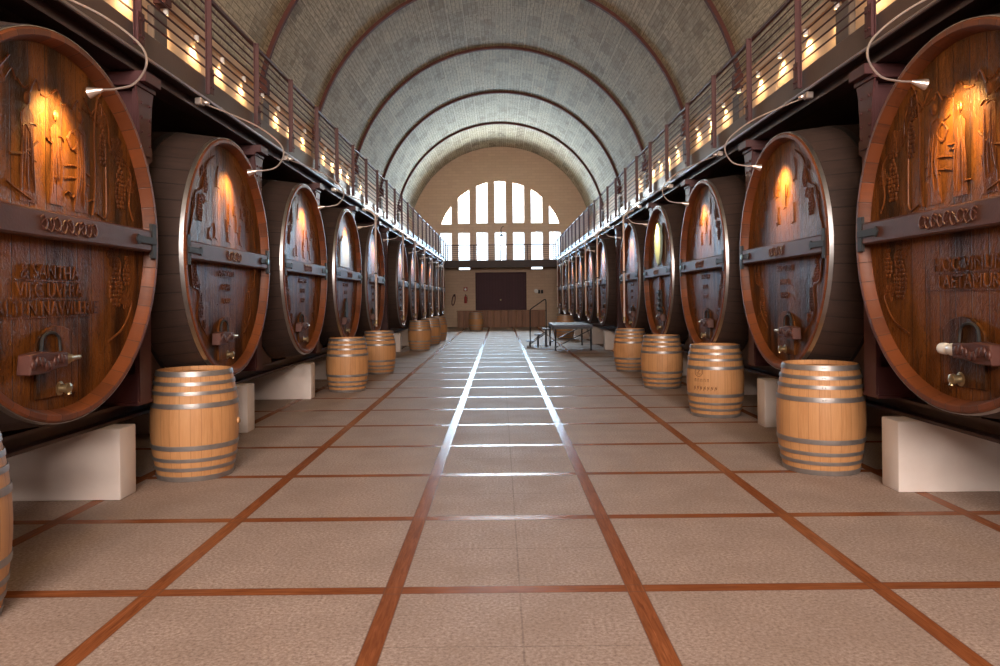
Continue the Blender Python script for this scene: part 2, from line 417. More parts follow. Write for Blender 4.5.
def outline():
    pts = [(-WALL_X - .3, 0), (WALL_X + .3, 0), (WALL_X + .3, WALL_TOP)]
    aa = a0
    for k in range(41):
        a = aa + (PI - 2 * aa) * k / 40; pts.append(((VR + .2) * math.cos(a), VC + (VR + .2) * math.sin(a)))
    return pts + [(-WALL_X - .3, WALL_TOP)]
def wall_with_holes(name, y, polys, th, mat):
    cu = bpy.data.curves.new(name, 'CURVE'); cu.dimensions = '2D'; cu.fill_mode = 'BOTH'; cu.extrude = th / 2
    for p in polys:
        sp = cu.splines.new('POLY'); sp.points.add(len(p) - 1); sp.use_cyclic_u = True
        for q, (a, b) in zip(sp.points, p): q.co = (a, b, 0, 1)
    ob = bpy.data.objects.new(name + '_c', cu); COL.objects.link(ob)
    dg = bpy.context.evaluated_depsgraph_get(); me = bpy.data.meshes.new_from_object(ob.evaluated_get(dg))
    bpy.data.objects.remove(ob); bpy.data.curves.remove(cu)
    me.transform(Matrix.Translation((0, y, 0)) @ Matrix.Rotation(PI / 2, 4, 'X')); me.name = name
    me.materials.clear(); me.materials.append(mat)
    return struct(link(name, me))
DOORW, DOORB, DOORT = 1.44, .92, 3.06
wall_with_holes('wall_end', END_Y + .2, [outline()] + openings() + LOW + [rect(-DOORW, DOORW, DOORB, DOORT)], .4, M['endwall'])
wall_with_holes('wall_back', BACK_Y - .2, [outline()] + openings(), .4, M['endwall'])
wn = 0
for yb, sg, lst in ((END_Y + .2, 1, openings() + LOW), (BACK_Y - .2, -1, openings())):
    for p in lst:
        wn += 1; c = (sum(q[0] for q in p) / len(p), sum(q[1] for q in p) / len(p))
        fr = MB(); n = len(p); t = .035
        inner = [(c[0] + (a - c[0]) * .93, c[1] + (b - c[1]) * .96) for a, b in p]
        ring = [(a, yb + dy, b) for dy in (-.03, .03) for a, b in p] + [(a, yb + dy, b) for dy in (-.03, .03) for a, b in inner]
        f = []
        for i in range(n):
            j = (i + 1) % n
            f += [(i, j, 2 * n + j, 2 * n + i), (n + i, n + j, 3 * n + j, 3 * n + i), (2 * n + i, 2 * n + j, 3 * n + j, 3 * n + i), (i, j, n + j, n + i)]
        fr.add(ring, f); o = struct(fr.build('window_%d' % wn, M['frame'], smooth=0))
        g = MB(); g.prism(inner, lambda a, b, w: (a, yb + w, b), -.004, .004); g.build('pane', M['glass'], o, smooth=0)
# doors in the end wall
d1 = MB(); w = .09
for s in (-1, 1): d1.box((s * (DOORW - w / 2), END_Y + .12, (DOORB + DOORT) / 2), (w, .2, DOORT - DOORB))
d1.box((0, END_Y + .12, DOORT - w / 2), (2 * DOORW - 2 * w, .2, w)); d1.box((0, END_Y + .25, (DOORB + DOORT) / 2), (2 * DOORW + .02, .1, DOORT - DOORB + .02)); dd = struct(d1.build('door_1', M['door'], bevel=.006))  # last box: unseen backing added behind the leaves to block outside light
for s in (-1, 1):
    lf = MB(); lf.box((s * (DOORW - w) / 2, END_Y + .12, (DOORB + DOORT - w) / 2), (DOORW - w - .01, .06, DOORT - w - DOORB - .01))
    for z in (1.25, 1.95, 2.65): lf.box((s * (DOORW - w) / 2, END_Y + .075, z), (DOORW - w - .12, .03, .14))
    lf.build('door_leaf', M['door'], dd, bevel=.004)
h = MB(); h.lathe([(0, -.06), (.035, -.06), (.045, -.03), (.03, 0), (.03, .05), (0, .05)], 'Y', (-.02, END_Y + .05, 1.5), 12); h.build('door_handle', M['brass'], dd)

# ------------------------------------------------------------------ vats
def text_mesh(body, size, depth):
    cu = bpy.data.curves.new('lettering', 'FONT'); cu.body = body; cu.size = size; cu.extrude = depth; cu.align_x = 'CENTER'; cu.space_line = .95
    ob = bpy.data.objects.new('lettering_c', cu); COL.objects.link(ob)
    dg = bpy.context.evaluated_depsgraph_get(); me = bpy.data.meshes.new_from_object(ob.evaluated_get(dg))
    bpy.data.objects.remove(ob); bpy.data.curves.remove(cu); return me
HX = -.085                                           # head plane behind the rim

def grapes(mb, y, z, w, h, rng, r=.021):
    rows = int(h / (r * 1.5))
    for k in range(rows):
        t = k / max(1, rows - 1); half = w / 2 * (math.sin(PI * (.25 + .75 * (1 - t))) if t > .15 else .7)
        m = max(1, int(2 * half / (r * 1.75)))
        for i in range(m):
            yy = y + (i - (m - 1) / 2) * r * 1.8 + rng.uniform(-.3, .3) * r
            mb.ball((HX - .001, yy, z + h / 2 - k * r * 1.5), (r * .62, r * .95, r * .95), 7, 4)
def leaf(mb, y, z, s, a):
    pts = []
    for k in range(20):
        t = 2 * PI * k / 20; rr = s * (.62 + .38 * abs(math.cos(2.5 * t)))
        pts.append((y + rr * math.cos(t + a), z + rr * math.sin(t + a)))
    mb.prism(pts, lambda u, v, w: (w, u, v), HX - .01, HX + .005)
    for k in range(5):
        t = a + 2 * PI * k / 5
        mb.tube([(HX + .005, y, z), (HX + .006, y + .8 * s * math.cos(t), z + .8 * s * math.sin(t))], .003, 5)
def vine(mb, pts, r=.009):
    r = min(r, .010)
    mb.tube(spline([(HX + .0, a, b) for a, b in pts], 6), r, 6)

def figure(mb, y, z, h, rng):
    """a tall draped figure in very low relief"""
    mb.ball((HX, y, z + h * .93), (.016, h * .045, h * .06), 10, 6)
    prof = [(-.04, .84), (.04, .84), (.12, .78), (.10, .55), (.12, .28), (.15, 0.), (-.15, 0.), (-.12, .28), (-.10, .55), (-.12, .78)]
    mb.prism([(y + a * h * .8, z + b * h) for a, b in prof], lambda u, v, w: (w, u, v), HX - .01, HX + .004)
    for k in range(5):
        x = (k - 2) * .045 * h; t0 = rng.uniform(.55, .78); t1 = rng.uniform(.0, .25)
        mb.tube(spline([(HX + .002, y + x * .7, z + h * t0), (HX + .006, y + x * .85 + rng.uniform(-.02, .02), z + h * (t0 + t1) / 2), (HX + .002, y + x * 1.1, z + h * t1 + .01)], 4), [.003] + [.0075] * 7 + [.004], 6)
    for k in range(4):
        a, b = rng.uniform(-.14, .10), rng.uniform(.1, .95); mb.tube(spline([(HX + .002, y + a, z + h * b), (HX + .005, y + a + .03, z + h * b + rng.uniform(-.02, .02)), (HX + .002, y + a + .07, z + h * b + rng.uniform(-.03, .01))], 4), .006, 6)

def make_vat(side, style, label):
    """local frame: +x towards the aisle (mirrored on the right), rim plane x=0, lowest point z=0"""
    fl = 1 if side < 0 else -1
    rng = random.Random(style * 7 + side)
    root = empty('wine_vat', (side * FACE, 0, VAT_Z)); R = VAT_R
    def RB(x): return R + .085 * (1 - ((x + .95) / .95) ** 2)
    O = (0, 0, R)
    xs = [-.012 - (1.888) * k / 14 for k in range(15)]
    mb = MB(); prof = [(R - .03, -.012)] + [(RB(x), x) for x in xs] + [(R - .1, -1.9), (R - .1, -1.8), (0, -1.8)]
    mb.lathe([(R - .03, -.03)] + prof[1:], 'X', O, 72, cap=False); mb.build('body', M['body'], root, flip=fl, smooth=30)
    mb = MB(); mb.lathe([(R - .004, -.10), (R, -.012), (R - .012, 0), (R - .042, 0), (R - .047, -.006), (R - .076, -.082), (R - .076, -.16), (R - .02, -.16)], 'X', O, 96, closed=True)
    mb.build('rim', M['rim'], root, flip=fl, smooth=25)
    mb = MB(); mb.lathe([(RB(-.013) + .0005, -.013), (RB(-.013) + .005, -.013), (RB(-.048) + .005, -.048), (RB(-.048) + .0005, -.048)], 'X', O, 96, closed=True)
    hp = mb.build('hoop', M['hoop'] if style != 5 else M['hoopg'], root, flip=fl, smooth=25); hp['label'] = 'galvanised hoop at the front edge'
    for x in (-.42, -.80, -1.35):
        mb = MB(); mb.lathe([(RB(x) - .004, x), (RB(x) + .006, x), (RB(x - .07) + .006, x - .07), (RB(x - .07) - .004, x - .07)], 'X', O, 72, closed=True)
        mb.build('hoop', M['hoopd'], root, flip=fl, smooth=25)
    mb = MB(); mb.lathe([(0, HX), (R - .074, HX), (R - .074, HX - .06), (0, HX - .06)], 'X', O, 72); mb.build('head', M['head'], root, flip=fl, smooth=25)
    # crossbar with iron shoes
    mb = MB(); mb.box((HX + .042, 0, R + .01), (.09, 2.18, .165)); cb = mb.build('crossbar', M['bar'], root, flip=fl, bevel=.012)
    mb = MB(); xx = HX + .087
    L = .62 if style == 1 else .42
    nk = 9 if style == 1 else 6
    for k in range(nk):
        y = (k - (nk - 1) / 2) * L / nk; q = 1 if k % 2 else -1
        mb.tube(spline([(xx, y - .045, R + .01 - .03 * q), (xx + .003, y - .01, R + .01 - .045 * q), (xx + .003, y + .02, R + .01), (xx + .003, y, R + .01 + .035 * q), (xx, y - .025, R + .01 + .015 * q)], 5), .006, 6)
    mb.tube(spline([(xx, -L / 2 + L * k / 12, R + .01 + .035 * math.sin(k * 1.57)) for k in range(13)], 4), .006, 6)
    mb.build('bar_carving', M['bar'], cb, flip=fl)
    for s in (-1, 1):
        mb = MB(); mb.box((-.008, s * 1.125, R + .01), (.026, .07, .27)); mb.box((HX + .091, s * 1.02, R + .01), (.014, .26, .055))
        mb.prism([(s * .83, R + .01), (s * .86, R - .03), (s * .90, R - .015), (s * .90, R + .035), (s * .86, R + .05)], lambda u, v, w: (w, u, v), HX + .083, HX + .098)
        br = mb.build('bracket', M['iron'], cb, flip=fl, bevel=.003)
    if style != 1:
        mb = MB(); mb.lathe([(0, .012), (.026, .011), (.032, .006), (.032, 0), (0, 0)], 'X', (HX + .097, 1.07, R + .01), 12); mb.build('bolt', M['bolt'], cb, flip=fl)
    # arched manway in the foot of the head, its carved wooden bar, spindle and tap
    pts = [(-.26, .16), (.18, .16), (.18, .46)] + [(-.04 + .22 * math.cos(t), .46 + .14 * math.sin(t)) for t in [PI * k / 10 for k in range(1, 10)]] + [(-.26, .46)]
    mb = MB(); mb.prism(pts, lambda u, v, w: (w, u, v), HX - .01, HX + .014); dr = mb.build('manway_door', M['head'], root, flip=fl, bevel=.004)
    mb = MB(); mb.prism([(-.45, .325), (-.43, .445), (-.30, .455), (-.18, .44), (-.07, .435), (-.07, .345), (-.18, .345), (-.30, .325)], lambda u, v, w: (w, u, v), HX + .014, HX + .10)
    for k in range(8):
        t = k / 7; mb.ball((HX + .10, -.42 + .30 * t, .385 + .02 * math.sin(9 * t)), (.014, .026, .03), 8, 5)
    db = mb.build('door_bar', M['bar'], dr, flip=fl, bevel=.008)
    mb = MB(); mb.tube(spline([(HX + .02, -.22, .44), (HX + .02, -.20, .53), (HX + .02, -.12, .56), (HX + .02, -.04, .53), (HX + .02, -.02, .44)], 6), .010, 6); mb.build('door_hoop', M['iron'], dr, flip=fl)
    mb = MB(); white = style == 1 and side > 0
    mb.lathe([(0, 0), (.034, 0), (.036, .05), (.024, .055), (.024, .10), (.017, .11), (.014, .19), (0, .195)] if not white else [(0, 0), (.036, 0), (.040, .06), (.034, .07), (.034, .11), (.038, .12), (.036, .17), (0, .175)], 'Y', (HX + .06, -.07, .392), 14)
    o = mb.build('spindle', M['plate'] if (style == 1 and side > 0) else M['brass'], dr, flip=fl)
    mb = MB(); mb.lathe([(0, 0), (.046, 0), (.046, .015), (.028, .02), (.024, .05), (.034, .055), (.034, .075), (.016, .082), (0, .084)], 'X', (HX, -.02, .205), 14)
    mb.tube([(HX + .06, -.02, .20), (HX + .075, -.02, .165)], .013, 8); mb.build('tap', M['brass'], root, flip=fl)
    # carved relief
    if style == 1:
        G = ((.54, 1.83, .14, .34), (.78, 1.60, .16, .38), (-.62, 1.80, .16, .38), (-.82, 1.55, .15, .32), (.70, .86, .20, .36), (.86, .95, .12, .24), (-.76, .84, .17, .34))
        LV = ((.52, 2.05, .085, .3), (.72, 1.86, .10, 1.), (.92, 1.62, .07, .5), (-.58, 2.04, .09, .8), (-.80, 1.78, .09, .2), (.66, 1.08, .09, .5), (.84, .76, .08, 2.), (-.72, 1.06, .09, 1.4), (-.90, .78, .07, .9))
        VN = ([(.46, 2.16), (.60, 2.02), (.64, 1.84), (.80, 1.80), (.93, 1.70), (.90, 1.48), (.96, 1.36)], [(-.46, 2.16), (-.60, 2.0), (-.66, 1.8), (-.86, 1.74), (-.95, 1.52), (-.9, 1.36)],
              [(.60, 1.08), (.76, 1.04), (.74, .8), (.92, .74), (.80, .56), (.58, .46)], [(-.6, 1.08), (-.78, 1.02), (-.74, .8), (-.92, .72), (-.80, .54)])
        for s in (-1, 1):
            mb = MB()
            for q in G:
                if q[0] * s > 0: grapes(mb, *q, rng)
            for q in LV:
                if q[0] * s > 0: leaf(mb, *q)
            for q in VN:
                if q[0][0] * s > 0: vine(mb, q)
            mb.build('grape_carving', M['carve'], root, flip=fl)
        mb = MB()
        for (y, z, h) in ((-.30, 1.34, .66), (-.02, 1.36, .60), (.26, 1.34, .68)): figure(mb, y, z, h, rng)
        vine(mb, [(.40, 1.34), (.43, 1.55), (.43, 1.95), (.47, 2.14), (.52, 2.2)], .011); vine(mb, [(.30, 2.12), (.42, 2.0), (.52, 1.96)], .008)
        vine(mb, [(.10, 1.80), (.16, 1.86), (.22, 1.80), (.16, 1.74), (.10, 1.80)], .012); vine(mb, [(.05, 1.62), (.20, 1.64), (.36, 1.60)], .011); vine(mb, [(.06, 1.54), (.20, 1.56), (.36, 1.53)], .009)
        vine(mb, [(-.46, 1.60), (-.32, 1.63), (-.20, 1.72)], .011); vine(mb, [(-.50, 1.44), (-.40, 1.40), (-.28, 1.36)], .010)
        vine(mb, [(.44, 1.36), (.56, 1.34), (.58, 1.5), (.56, 1.9), (.52, 2.0)], .009)
        for k in range(9): vine(mb, [(-.5 + .11 * k, 2.02 + .03 * math.sin(k * 2)), (-.44 + .11 * k, 2.05 + .04 * math.cos(k * 3)), (-.40 + .11 * k, 2.03)], .008)
        mb.build('figure_carving', M['carve'], root, flip=fl)
        lines = ('& SANTHA', 'VIEG UVERA', 'ALTEN NAWILERIE') if side < 0 else ('HOC VINUM', 'LAETAMUR')
    else:
        for s in (-1, 1):
            mb = MB()
            for (y, z, w, h) in ((.52, 1.90, .12, .24), (.66, 1.62, .13, .28), (.78, .98, .12, .26), (.66, .70, .12, .24)): grapes(mb, s * y, z, w, h, rng, .017)
            for (y, z, s2, a) in ((.60, 2.0, .06, .3), (.80, 1.68, .06, 1.), (.56, 1.74, .055, 2.), (.86, 1.14, .06, .5), (.70, .88, .05, 0), (.58, .54, .05, 1.)): leaf(mb, s * y, z, s2, a)
            vine(mb, [(s * .30, 2.2), (s * .5, 2.08), (s * .62, 1.84), (s * .78, 1.76), (s * .86, 1.5), (s * .93, 1.36)], .009)
            vine(mb, [(s * .9, 1.1), (s * .84, .9), (s * .70, .84), (s * .72, .6), (s * .5, .4)], .009)
            mb.build('grape_carving', M['carve'], root, flip=fl)
        if style == 2:
            for k in range(10):
                mb = MB(); y, z = rng.uniform(-.45, .45), rng.uniform(1.35, 2.0); h = rng.uniform(.06, .24)
                vine(mb, [(y, z), (y + rng.uniform(-.02, .02), z + h / 2), (y + rng.uniform(-.03, .03), z + h)], .007)
                vine(mb, [(y - .03, z), (y + .01, z + .01), (y + .06, z - .01)], .006)
                mb.build('carved_mark', M['carve'], root, flip=fl)
        if style == 3:                                   # relief above the bar, reflected shine put into its pale colour
            mb = MB()
            pts = [(-.50, 1.36), (.30, 1.36), (.30, 1.62), (.22, 1.80), (.05, 1.92), (-.2, 1.92), (-.45, 1.78)]
            mb.prism(pts, lambda u, v, w: (w, u, v), HX - .01, HX + .018)
            for k in range(6):
                vine(mb, [(-.44 + .13 * k, 1.40), (-.42 + .13 * k, 1.5), (-.46 + .13 * k, 1.6), (-.40 + .13 * k, 1.72), (-.42 + .12 * k, 1.8)], .018)
            mb.build('shine_carving', M['paleshine'], root, flip=fl)['label'] = 'relief above the crossbar with its reflected shine painted pale'
            mb = MB(); mb.prism([(-.10, .42), (.10, .42), (.10, .70), (0, .80), (-.10, .70)], lambda u, v, w: (w, u, v), HX, HX + .03)
            mb.build('niche_carving', M['iron'], root, flip=fl, bevel=.01)
        if style == 4:                                   # pale shield hung above the bar, a rack of dark staples below
            mb = MB()
            pts = [(-.02, 1.33), (.10, 1.40), (.24, 1.58), (.29, 1.80), (.29, 1.93), (.21, 1.95), (.20, 2.00), (.08, 2.02), (.06, 2.10), (-.05, 2.12), (-.16, 2.06), (-.28, 2.03), (-.24, 1.94), (-.30, 1.86), (-.30, 1.74), (-.24, 1.55), (-.12, 1.38)]
            mb.prism(pts, lambda u, v, w: (w, u, v), HX + .02, HX + .06); sh = mb.build('shield', M['shield'], root, flip=fl, bevel=.008)
            sh['label'] = 'pale green shield-shaped plaque'
            mb = MB(); vine(mb, [(-.36, 1.36), (-.42, 1.6), (-.40, 1.8), (-.45, 1.86)], .03); vine(mb, [(.34, 1.4), (.40, 1.6), (.38, 1.85)], .02); mb.build('scroll', M['paleshine'], sh, flip=fl)
            mb = MB()
            mb.box((HX + .02, 0, 1.03), (.04, .10, .30)); mb.build('upright_carving', M['rim'], root, flip=fl, bevel=.01)
            mb = MB()
            for k in range(4): mb.box((HX + .035, 0, .54 + .10 * k), (.05, .26, .045))
            mb.box((HX + .015, -.10, .69), (.03, .04, .42)); mb.box((HX + .015, .10, .69), (.03, .04, .42)); mb.build('rack_carving', M['iron'], root, flip=fl, bevel=.006)
        lines = ('ANNO VINI', 'PAARL', 'KAAP')
    # lettering: raised, reading left to right from the aisle
    for k, ln in enumerate(lines):
        size = .125 if style == 1 else .085; zz = (.935 - .112 * k) if style == 1 else (1.04 - .14 * k)
        t = text_mesh(ln, size, .004)
        # seen from the aisle: left vats have +y to the right, right vats have -y to the right
        rot = Matrix(((0, 0, 1, 0), (1, 0, 0, 0), (0, 1, 0, 0), (0, 0, 0, 1)))
        t.transform(Matrix.Translation((HX + .004, -.08 if style == 1 else 0, zz - size * .35)) @ Matrix.Diagonal((1, 1.0 * fl if fl < 0 else 1, 1.0, 1)) @ rot)
        if fl < 0:
            t.transform(Matrix.Diagonal((-1, 1, 1, 1)))
        t.materials.clear(); t.materials.append(M['carve']); t.name = 'lettering'; link('lettering', t, root)
        mb = MB(); wl = (.86 if style == 1 else .50) - .08 * (len(lines) - k - 1)
        mb.box((HX + .0, -.08 if style == 1 else 0, zz - size * .46), (.012, wl, .007)); mb.build('lettering_rule', M['carve'], root, flip=fl)
    return root

VLABEL = {
    ('left', 0): 'huge carved wine vat nearest the camera in the left row, three lines of lettering',
    ('left', 1): 'carved vat standing behind the large pale barrel by the nearest left plinth',
    ('left', 3): 'left vat with a relief painted pale as reflected shine above its crossbar',
    ('right', 0): 'huge carved wine vat nearest the camera in the right row, white spindle',
    ('right', 1): 'carved vat behind the nearest pale barrel on the right side',
    ('right', 3): 'right vat with a pale green shield hung above its crossbar',
}
for side, nm in SIDES:
    protos = {}
    for k, y in enumerate(VAT_Y):
        st = 1 if k == 0 else (3 if side < 0 else 4) if k == 3 else 2 if k in (1, 2) else 5
        if st not in protos: o = protos[st] = make_vat(side, st, '')
        else: o = copy_tree(protos[st])
        o.location = (side * FACE, y, VAT_Z)
        if k == 0: o.scale = (1, 1.016, 1.016)
        lb = VLABEL.get((nm, k)) or ('large varnished wooden wine vat, %s from the camera in the %s row' % (ORD[k + 1], nm))
        tag(o, lb, 'vat', 'great carved vats along the %s side' % nm)

# cradles, beams, plinths, columns
def I_beam(mb, x, z0, z1, y0, y1, w, t=.025):
    mb.box((x, (y0 + y1) / 2, z0 + t / 2), (w, y1 - y0, t)); mb.box((x, (y0 + y1) / 2, z1 - t / 2), (w, y1 - y0, t)); mb.box((x, (y0 + y1) / 2, (z0 + z1) / 2), (t, y1 - y0, z1 - z0 - 2 * t))
PLZ, BMZ = .56, .70
for side, nm in SIDES:
    for gi, (y0, y1) in enumerate(((1.2, 18.25), (19.75, 38.0))):
        for ri, (x, wd) in enumerate(((3.34, 'front'), (4.45, 'rear'))):
            mb = MB(); I_beam(mb, side * x, PLZ, BMZ, y0, y1, .22)
            tag(mb.build('steel_beam', M['steeld']), '%s maroon steel beam under the %s vats of the %s row' % (wd, ('nearer', 'farther')[gi], nm), 'beam')
    proto = None
    for k, y in enumerate(VAT_Y):
        if proto is None:
            o = proto = empty('vat_cradle', (0, y, 0)); W = .98; n = 16; zc = VAT_Z + VAT_R
            for s in (-1, 1):
                mb = MB()
                for x in (3.34, 4.45):
                    xl = -(x - FACE); Rr = VAT_R + .085 * (1 - ((xl + .95) / .95) ** 2) + .02
                    tp = [(s * (W - (W - .34) * i / n), zc - math.sqrt(Rr * Rr - (W - (W - .34) * i / n) ** 2)) for i in range(n + 1)]
                    tp = [(a, max(b, BMZ + .012)) for a, b in tp]
                    mb.prism([(s * .34, BMZ), (s * W, BMZ)] + tp, lambda u, v, w: (side * w, u, v), x - .10, x + .10)
                mb.box((side * 3.9, s * .80, BMZ + .06), (1.1, .12, .12)); mb.build('chock', M['saddle'], o, smooth=30)
        else: o = copy_tree(proto)
        o.location = (0, y, 0)
        tag(o, 'dark timber cradle under the %s vat from the camera, %s row' % (ORD[k + 1], nm), 'cradle', 'timber cradles under the %s vats' % nm)
    proto = None
    plys = [5.97 + 2.95 * k for k in range(4)] + [22.35 + PITCH * k for k in range(6)]
    for k, y in enumerate(plys):
        if proto is None:
            mb = MB(); mb.box((side * 3.925, 0, PLZ / 2), (1.75, .26, PLZ))
            me = mb.mesh('vat_plinth', M['white'], bevel=.014, seg=2)
            o = proto = link('vat_plinth', me)
        else: o = copy_tree(proto)
        o.location = (0, y, 0)
        tag(o, 'whitewashed masonry plinth under the vats, %s from the camera on the %s' % (ORD[k + 1], nm), 'plinth', 'white plinths along the %s side' % nm)

GZ0, GZ1, GZ2 = 3.46, 3.62, 3.84     # bottom of the edge beam, bottom of the slab, top of the slab
GX = 3.04
def make_column(side):
    root = empty('iron_column', (side * 3.20, 0, BMZ)); H = GZ0 - .13 - BMZ
    mb = MB(); d = .15
    for s in (-1, 1): mb.box((-side * s * d, 0, H / 2), (.022, .20, H))
    mb.box((0, 0, H / 2), (2 * d, .02, H))
    for s in (-1, 1): mb.box((-side * (d - .02), s * .085, H / 2), (.035, .012, H))
    mb.build('shaft', M['steel'], root, bevel=.003)
    mb = MB()
    poly = [(-.10, H - .55), (.10, H - .55), (.105, H - .3), (.125, H - .1), (.155, H), (-.155, H), (-.125, H - .1), (-.105, H - .3)]
    mb.prism(poly, lambda u, v, w: (-side * w, u, v), d + .011, d + .028)
    mb.prism(poly, lambda u, v, w: (-side * w, u, v), -d - .028, -d - .011)
    for z in (.12, .24, .36, .46):
        for s in (-1, 1): mb.ball((-side * (d + .03), s * .07, H - z), (.012, .014, .014), 8, 4)
    mb.build('gusset', M['steel'], root, bevel=.003)
    mb = MB(); mb.box((side * .60, 0, H + .084), (1.70, .28, .088)); mb.box((0, 0, H + .02), (.38, .34, .036))
    mb.build('cap_beam', M['steel'], root, bevel=.004)
    for s in (-1, 1):
        mb = MB(); mb.prism([(s * .10, H - .62), (s * .20, H - .56), (s * .20, H - .46), (s * .10, H - .40)], lambda u, v, w: (-side * w, u, v), d - .03, d - .01)
        mb.ball((-side * (d - .008), s * .155, H - .51), (.012, .016, .016), 8, 4); mb.build('side_bracket', M['steel'], root)
    mb = MB(); mb.box((0, 0, .015), (.32, .26, .03))
    for s in (-1, 1): mb.prism([(s * .10, .03), (s * .125, .03), (s * .11, .12), (s * .10, .26)], lambda u, v, w: (-side * w, u, v), -d, d)
    mb.build('base', M['steel'], root, bevel=.004)
    return root
for side, nm in SIDES:
    proto = None
    for k, y in enumerate(POST_Y):
        if proto is None: o = proto = make_column(side)
        else: o = copy_tree(proto)
        o.location.y = y
        z0 = BMZ if not 18.0 < y < 19.9 else BMZ
        tag(o, 'maroon iron column carrying the %s gallery, %s from the camera' % (nm, ORD[k + 1]), 'column', 'iron columns along the %s side' % nm)

# ------------------------------------------------------------------ galleries and railings
ROOF_T = 4.68
def make_walkway(side, nm):
    root = empty('gallery_walkway', (side * 4.0, 17, GZ1)); y0, y1 = BACK_Y + .02, END_Y - 1.55
    L = lambda mb, name, m, **k: mb.build(name, m, root, **k)
    def shift(mb): mb.v = [(x - side * 4.0, y - 17, z - GZ1) for x, y, z in mb.v]; return mb
    mb = MB(); mb.box((side * (GX + .02 + WALL_X) / 2, (y0 + y1) / 2, (GZ1 + GZ2 - .02) / 2), (WALL_X - GX - .04, y1 - y0, GZ2 - GZ1 - .04)); L(shift(mb), 'deck', M['fascia'])
    mb = MB(); mb.box((side * (GX + .02), (y0 + y1) / 2, (GZ1 + GZ2) / 2), (.06, y1 - y0, GZ2 - GZ1)); L(shift(mb), 'fascia', M['fascia'], bevel=.006)
    mb = MB(); I_beam(mb, side * (GX + .10), GZ0, GZ1, y0, y1, .20, .02); L(shift(mb), 'edge_beam', M['steeld'])
    return tag(root, 'long gallery walkway with brown edge running above the %s vats' % nm, 'gallery')
def make_rail(side, nm):
    root = empty('gallery_railing', (side * GX, 17, GZ2)); y0, y1 = -3, END_Y - 1.6
    xo = side * GX; xp = -side * .072
    mb = MB(); mb.tube([(0, y0 - 17, ROOF_T - GZ2), (0, y1 - 17, ROOF_T - GZ2)], .026, 8); mb.build('top_rail', M['steel'], root)
    nb = 8
    for k in range(nb):
        z = GZ2 + .10 + (ROOF_T - GZ2 - .10) * k / nb
        mb = MB(); mb.tube([(0, y0 - 17, z - GZ2), (0, y1 - 17, z - GZ2)], .0095, 6); mb.build('rail_bar', M['steel'], root)
    y = 6.07 - PITCH * 1.5; pm = None
    while y < y1:
        if pm is None:
            mb = MB(); zb = 3.655 - GZ2; zt = ROOF_T - GZ2
            mb.box((xp * .75, 0, (zb + zt) / 2), (.06, .014, zt - zb)); mb.box((xp * .75 + side * .025, 0, (zb + zt) / 2), (.012, .046, zt - zb))
            mb.box((xp * .75 - side * .022, 0, zb + .13), (.012, .11, .26)); mb.box((xp * .3, 0, zt - .01), (.07, .05, .016))
            for z in (.06, .2): mb.ball((xp * .75 - side * .03, 0.03, zb + z), .013, 6, 4); mb.ball((xp * .75 - side * .03, -.03, zb + z), .013, 6, 4)
            pm = mb.mesh('post', M['steel'], bevel=.002)
        link('post', pm, root, (0, y - 17, 0)); y += PITCH / 2
    return tag(root, 'maroon steel railing of thin bars along the %s gallery edge' % nm, 'railing')
for side, nm in SIDES:
    make_walkway(side, nm); make_rail(side, nm)
    mb = MB(); mb.tube([(side * (GX - .035), -3, 3.60), (side * (GX - .035), END_Y - 1.7, 3.60)], .014, 8)
    for k in range(14): mb.box((side * (GX - .025), 2 + 2.97 * k, 3.60), (.03, .05, .035))
    tag(mb.build('conduit_pipe', M['arm']), 'thin pale conduit running under the %s gallery edge' % nm, 'pipe')
# walkway across the end wall
root = empty('gallery_walkway', (0, END_Y - .77, GZ1))
mb = MB(); mb.box((0, 0, -.07), (2 * WALL_X - .004, 1.5, .16)); mb.build('deck', M['fascia'], root)
mb = MB(); mb.box((0, -.74, -.15), (2 * WALL_X - .04, .04, .40)); mb.build('fascia', M['steeld'], root)
tag(root, 'cross walkway in front of the far arched window', 'gallery')
root = empty('gallery_railing', (0, END_Y - 1.42, GZ1))
mb = MB(); mb.tube([(-3, 0, .88), (3, 0, .88)], .026, 8); mb.build('top_rail', M['steel'], root)
for k in range(7):
    mb = MB(); mb.tube([(-3, 0, .10 + .11 * k), (3, 0, .10 + .11 * k)], .010, 6); mb.build('rail_bar', M['steel'], root)
for k in range(5):
    mb = MB(); mb.box((-2.9 + 1.45 * k, 0, .45), (.05, .05, .88)); mb.build('post', M['steel'], root)
tag(root, 'thin railing across the far walkway below the arched window', 'railing')

